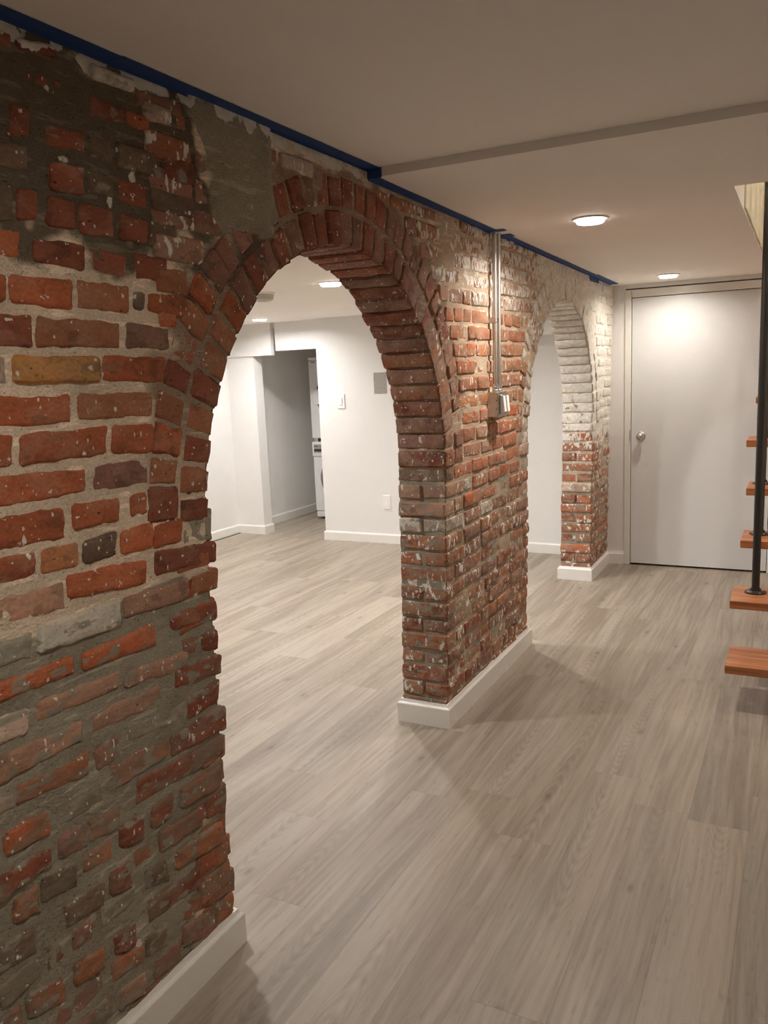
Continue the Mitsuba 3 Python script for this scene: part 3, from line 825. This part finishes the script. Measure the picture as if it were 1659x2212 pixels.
for (x, y), name in zip(ROOM_LAMPS, names):
    ceiling_lamp(x, y, Z_ROOM, ROOM_LIGHT, name, RL, -.002, weight=1.0)
t = thing('bulb_lamp', 'warm lamp at the head of the stairwell above the ceiling opening', 'lamp')
m = trimesh.creation.icosphere(subdivisions=3, radius=.05); m.apply_translation([.15, 4.15, 3.12])
obj('bulb', m, 'lens_glass', t, emitter={'type': 'area', 'sampling_weight': .8, 'radiance': {'type': 'rgb', 'value': list(STAIR_LIGHT)}})
obj('stem', tube([.15, 4.15, 3.16], [.15, 4.15, 3.30], .012), 'white_plastic', t)
t = thing('smoke_detector', 'grey round detector on the other room ceiling beside the arch curve', 'smoke detector')
obj('body', lathe([(0, -.045), (.050, -.045), (.062, -.038), (.068, -.014), (.068, 0), (0, 0)], at=(-2.86, 4.09, Z_ROOM)), 'detector_plastic', t, smooth=35)
obj('base_ring', lathe([(.068, -.010), (.074, -.008), (.074, 0), (.068, 0)], at=(-2.86, 4.09, Z_ROOM)), 'white_plastic', t, smooth=35)

# ------------------------------------------------------------------ masking tape
def tape_strip(y0, y1, zf, x_out=-1.199, drop=.007, wob=.0016, seed=0, n=None):
    """A strip folded into the corner: its outer half on the ceiling, its inner edge hanging down the wall's face."""
    n = n or max(6, int((y1 - y0) / .04)); y = np.linspace(y0, y1, n)
    wv = lambda s: (meshkit.noise(np.stack([y * 4, 0 * y + s, 0 * y], -1), 3) - .5) * 2 * wob
    xo, dz, xi, t = x_out + wv(seed), drop + wv(seed + 5), -1.2365, .0005
    z = zf(y) - .0010
    sec = [(xo, z), (xo, z - t), (xi + t, z - t), (xi + t, z - dz), (xi, z - dz), (xi + 0 * y, z)]
    return np.stack([np.stack([a + 0 * y, y, c], -1) for a, c in sec], 1)
def rows_mesh(rows):
    a, b = rows.shape[:2]; f = []
    for i in range(a - 1):
        for j in range(b):
            k = (j + 1) % b
            f += [[i * b + j, (i + 1) * b + j, (i + 1) * b + k], [i * b + j, (i + 1) * b + k, i * b + k]]
    o = (a - 1) * b
    for p, q, s in ((0, 1, 2), (0, 2, 5), (2, 3, 4), (2, 4, 5)): f += [[p, q, s], [o + p, o + s, o + q]]
    m = trimesh.Trimesh(rows.reshape(-1, 3), f, process=False); m.fix_normals(); return m
near = lambda y: Z_NEAR + 0 * y
def masking(rows, label, extra=()):
    return tag(obj('masking_tape', cat(rows_mesh(rows), *extra), 'blue_tape'), label, 'tape', 'blue masking tape along the ceiling')
masking(tape_strip(-.3, 1.33, near, seed=1), 'blue masking tape strip on the high ceiling nearest the photographer')
masking(tape_strip(1.30, Y_STEP + .004, lambda y: Z_NEAR - .0005 + 0 * y, x_out=-1.195, seed=2), 'blue masking tape strip above the first arch, folded down at the ceiling step',
        (box(-1.2365, -1.188, Y_STEP - .0035, Y_STEP - .0005, z_far(Y_STEP) - .004, Z_NEAR - .0015),))
masking(tape_strip(Y_STEP + .002, 3.49, z_far, x_out=-1.200, drop=.006, seed=3), 'blue masking tape strip on the low ceiling from the step to the conduit', (box(-1.235, -1.165, 3.45, 3.495, z_far(3.47) - .0035, z_far(3.47) - .0025),))
masking(tape_strip(3.60, 5.36, z_far, x_out=-1.196, drop=.005, seed=4), 'blue masking tape strip on the low ceiling beyond the conduit', (box(-1.235, -1.178, 3.58, 3.645, z_far(3.6) - .0035, z_far(3.6) - .0025),))
masking(tape_strip(5.31, 5.93, lambda y: z_far(y) - .0006, x_out=-1.184, drop=.005, seed=6), 'short blue masking tape strip with loose end near the far pier', (box(-1.2365, -1.2355, 5.33, 5.56, z_far(5.45) - .030, z_far(5.45) - .002),))

# ------------------------------------------------------------------ conduit and switch box on the pillar
def wx(z, d=0.): return WX + LEAN * (z - WZ) + d
t = thing('conduit_box', 'galvanised square electrical box with switches and two pipes on the brick pillar', 'electrical box')
bz0, bz1, by0, by1 = 1.252, 1.360, 3.468, 3.575
bx = wx(1.31)
bd = obj('box', box(bx - .004, bx + .047, by0, by1, bz0, bz1, .002), 'galvanised', t)
def disc(r, y, z, x, ax, h=.0014): return lathe([(0, h), (r * .93, h), (r, 0), (0, 0)], 28, at=(x, y, z), axis=ax)
for zz, rr in ((1.329, .017), (1.280, .013)):
    m = lathe([(rr - .0016, .001), (rr, .001), (rr, 0), (rr - .0016, 0)], 32, at=(bx + .022, by0, zz), axis='-y'); obj('knockout', m, 'galvanised', bd)
for zz in (1.325, 1.286):
    obj('screw_hole', lathe([(0, .0006), (.0023, .0006), (.0023, 0), (0, 0)], 14, at=(bx + .040, by0 + .0001, zz), axis='-y'), 'black_void', bd)
cv = obj('cover', cat(box(bx + .047, bx + .050, by0 - .001, by1 + .001, bz0 - .001, bz1 + .001, .001), box(bx + .050, bx + .062, by0 + .010, by1 - .010, bz0 + .010, bz1 - .010, .004)), 'galvanised', t)
for k, yy in enumerate((by0 + .031, by1 - .031)):
    pts = [(bx + .062, bz0 + .020), (bx + .072, bz0 + .022), (bx + .066, bz1 - .018), (bx + .062, bz1 - .016)]
    obj('rocker', prism_y(pts, yy - .0145, yy + .0145), 'white_plastic', t, )
for yy in (3.495, 3.546):
    x = wx(1.7, .030)
    cz = z_far(yy)
    p = obj('pipe', trimesh.creation.cylinder(radius=.0092, segment=[[wx(1.40, .026), yy, 1.393], [wx(2.02, .022), yy, cz]], sections=32), 'galvanised', t, smooth=35)
    obj('connector', cat(lathe([(0, 0), (.014, 0), (.014, .010), (.0125, .012), (.0125, .024), (.014, .026), (.014, .036), (0, .036)], 28, at=(wx(1.37, .026), yy, bz1))), 'steel', t, smooth=35)
obj('strap', cat(box(wx(1.665, -.002), wx(1.665, .0355), 3.482, 3.508, 1.660, 1.682, .003)), 'galvanised', t)

# ------------------------------------------------------------------ things on the laundry wall
YW = Y_LAUN
t = thing('light_switch', 'white paddle light switch on the white wall left of the steel plate', 'light switch')
obj('plate', box(-3.647, -3.569, YW - .0075, YW, 1.176, 1.298, .0035), 'white_plastic', t)
obj('paddle', box(-3.625, -3.591, YW - .0125, YW - .006, 1.204, 1.270, .003), 'white_plastic', t)
t = thing('steel_plate', 'grey metal intercom plate with a row of brass screws on the white wall', 'wall plate')
obj('plate', box(-3.279, -3.159, YW - .003, YW, 1.293, 1.471, .001), 'plate_metal', t)
for i, x in enumerate((-3.250, -3.229, -3.208, -3.187)):
    obj('button', lathe([(0, .003), (.003, .0028), (.0045, 0), (0, 0)], 18, at=(x, YW - .003, 1.340), axis='-y'), 'brass', t)
for x in (-3.262, -3.172):
    obj('screw', lathe([(0, .0015), (.003, .001), (.0035, 0), (0, 0)], 16, at=(x, YW - .003, 1.387), axis='-y'), 'steel', t)
t = thing('power_outlet', 'white duplex power outlet low on the white wall beside the pillar', 'power outlet')
obj('plate', box(-3.240, -3.165, YW - .0075, YW, .300, .426, .0035), 'white_plastic', t)
for zz in (.386, .340):
    s = obj('socket', box(-3.2195, -3.1855, YW - .0095, YW - .006, zz - .015, zz + .015, .004), 'white_plastic', t)
    for x, h in ((-3.209, .008), (-3.196, .0065)):
        obj('slot', box(x - .0011, x + .0011, YW - .0099, YW - .0090, zz - .002, zz - .002 + h), 'dark_plastic', s)
    obj('slot', box(-3.2045, -3.2005, YW - .0099, YW - .0090, zz - .011, zz - .007), 'dark_plastic', s)

# ------------------------------------------------------------------ stacked washer and dryer
WY, WXL, WXR = 7.150, -4.500, -3.905
def front_ring(x, z, r0, r1, y, h, n=64):
    return lathe([(r0, 0), (r0 + .006, h), (r1 - .012, h), (r1, 0)], n, at=(x, y, z), axis='-y')
t = thing('washing_machine', 'white front loading washing machine on the floor under the dryer', 'washing machine')
obj('body', box(WXL, WXR, WY, WY + .60, .085, .802, .008), 'enamel', t)
obj('kick_panel', box(WXL + .012, WXR - .012, WY - .004, WY + .58, .024, .080, .004), 'enamel', t)
for x in (WXL + .05, WXR - .05): obj('foot', tube([x, WY + .07, 0], [x, WY + .07, .026], .02), 'dark_plastic', t)
cp = obj('control_panel', box(WXL + .001, WXR - .001, WY - .012, WY + .01, .652, .800, .005), 'enamel', t)
obj('detergent_drawer', box(WXL + .022, WXL + .16, WY - .016, WY - .008, .690, .775, .003), 'grey_plastic', cp)
obj('drawer_handle', box(WXL + .028, WXL + .15, WY - .018, WY - .014, .704, .728, .002), 'dark_plastic', cp)
obj('logo', box(WXL + .034, WXL + .075, WY - .0168, WY - .0155, .752, .759), 'dark_plastic', cp)
cx, cz = (WXL + WXR) / 2, .428
dr_ = obj('door', front_ring(cx, cz, .165, .262, WY, .016), 'enamel', t, smooth=35)
obj('gasket', front_ring(cx, cz, .165, .214, WY - .012, .016), 'chrome', dr_, smooth=35)
obj('glass', lathe([(0, .022), (.08, .018), (.15, .006), (.172, -.006), (0, -.006)], 56, at=(cx, WY - .012, cz), axis='-y'), 'dark_glass', dr_, smooth=35)
t = thing('tumble_dryer', 'white tumble dryer stacked on top of the washing machine', 'dryer')
obj('body', box(WXL, WXR, WY, WY + .60, .836, 1.618, .008), 'enamel', t)
obj('top_panel', box(WXL, WXR, WY - .004, WY + .60, 1.622, 1.648, .005), 'enamel', t)
obj('logo', box(WXL + .035, WXL + .085, WY - .0012, WY, 1.598, 1.604), 'dark_plastic', t)
cz = 1.258
dr_ = obj('door', front_ring(cx, cz, .150, .264, WY, .012), 'enamel', t, smooth=35)
obj('dark_ring', front_ring(cx, cz, .150, .222, WY - .009, .010), 'dark_plastic', dr_, smooth=35)
obj('glass', lathe([(0, .018), (.09, .015), (.160, .002), (0, .002)], 56, at=(cx, WY - .008, cz), axis='-y'), 'enamel', dr_, smooth=35)
obj('door_handle', box(cx - .228, cx - .165, WY - .026, WY - .008, cz - .078, cz + .078, .004), 'enamel', dr_)
for x in (WXL + .02, WXR - .06): obj('stacking_bracket', box(x, x + .04, WY + .015, WY + .56, .802, .836), 'steel', t)
obj('stacking_plate', box(WXL + .06, WXR - .06, WY + .02, WY + .56, .804, .834), 'dark_plastic', t)

# ------------------------------------------------------------------ stairs
t = thing('staircase', 'open staircase with orange stained wooden treads and black pipe posts beside the door', 'staircase')
STEPS = [(3.545, .200), (3.795, .410), (4.110, .620), (4.446, .820), (4.766, 1.030), (5.202, 1.240), (5.50, 1.450), (5.78, 1.660)]
STEPS = [(3.545 + .0 * 0, .200), (3.80, .410), (4.11, .620), (4.44, .820), (4.77, 1.030), (5.17, 1.240), (5.47, 1.450), (5.76, 1.660)]
XT = [-.265, -.271, -.255, -.256, -.281, -.262, -.262, -.262]
for i, (y0, z) in enumerate(STEPS):
    m = box(XT[i], .764, y0, y0 + .262, z - .037, z, .003)
    v = np.array(m.vertices); uv = np.stack([i + .5 + .2 * v[:, 0] + .05 * v[:, 2], .5 + .2 * (v[:, 1] - y0) + .1 * v[:, 2]], 1)
    tr = obj('tread', m, 'stained_wood', t, uv=uv)
    if 1 <= i <= 5:
        px, py = [None, -.176, -.180, -.190, -.195, -.195][i], y0 + .170
        top = 3.0
        obj('post', tube([px, py, z + .004], [px, py, top], .0168), 'black_iron', t, smooth=35)
        obj('flange', lathe([(0, .020), (.023, .020), (.0235, .012), (.030, .008), (.045, .006), (.046, 0), (0, 0)], 36, at=(px, py, z)), 'black_iron', t, smooth=35)
        for q in range(4):
            a = q * math.pi / 2 + .6
            obj('screw', lathe([(0, .003), (.003, .0025), (.0042, 0), (0, 0)], 12, at=(px + .035 * math.cos(a), py + .035 * math.sin(a), z + .0065)), 'steel', tr)
s = np.array([(3.45, .02), (3.60, .02), (6.02, 1.85), (6.02, 2.06), (3.45, .20)])
from shapely.geometry import Polygon
m = trimesh.creation.extrude_polygon(Polygon(s), 0.030, engine='earcut'); v = m.vertices.copy()
m.vertices = np.stack([.765 + v[:, 2], v[:, 0], v[:, 1]], 1); m.fix_normals()
obj('stringer', m, 'trim_paint', t)
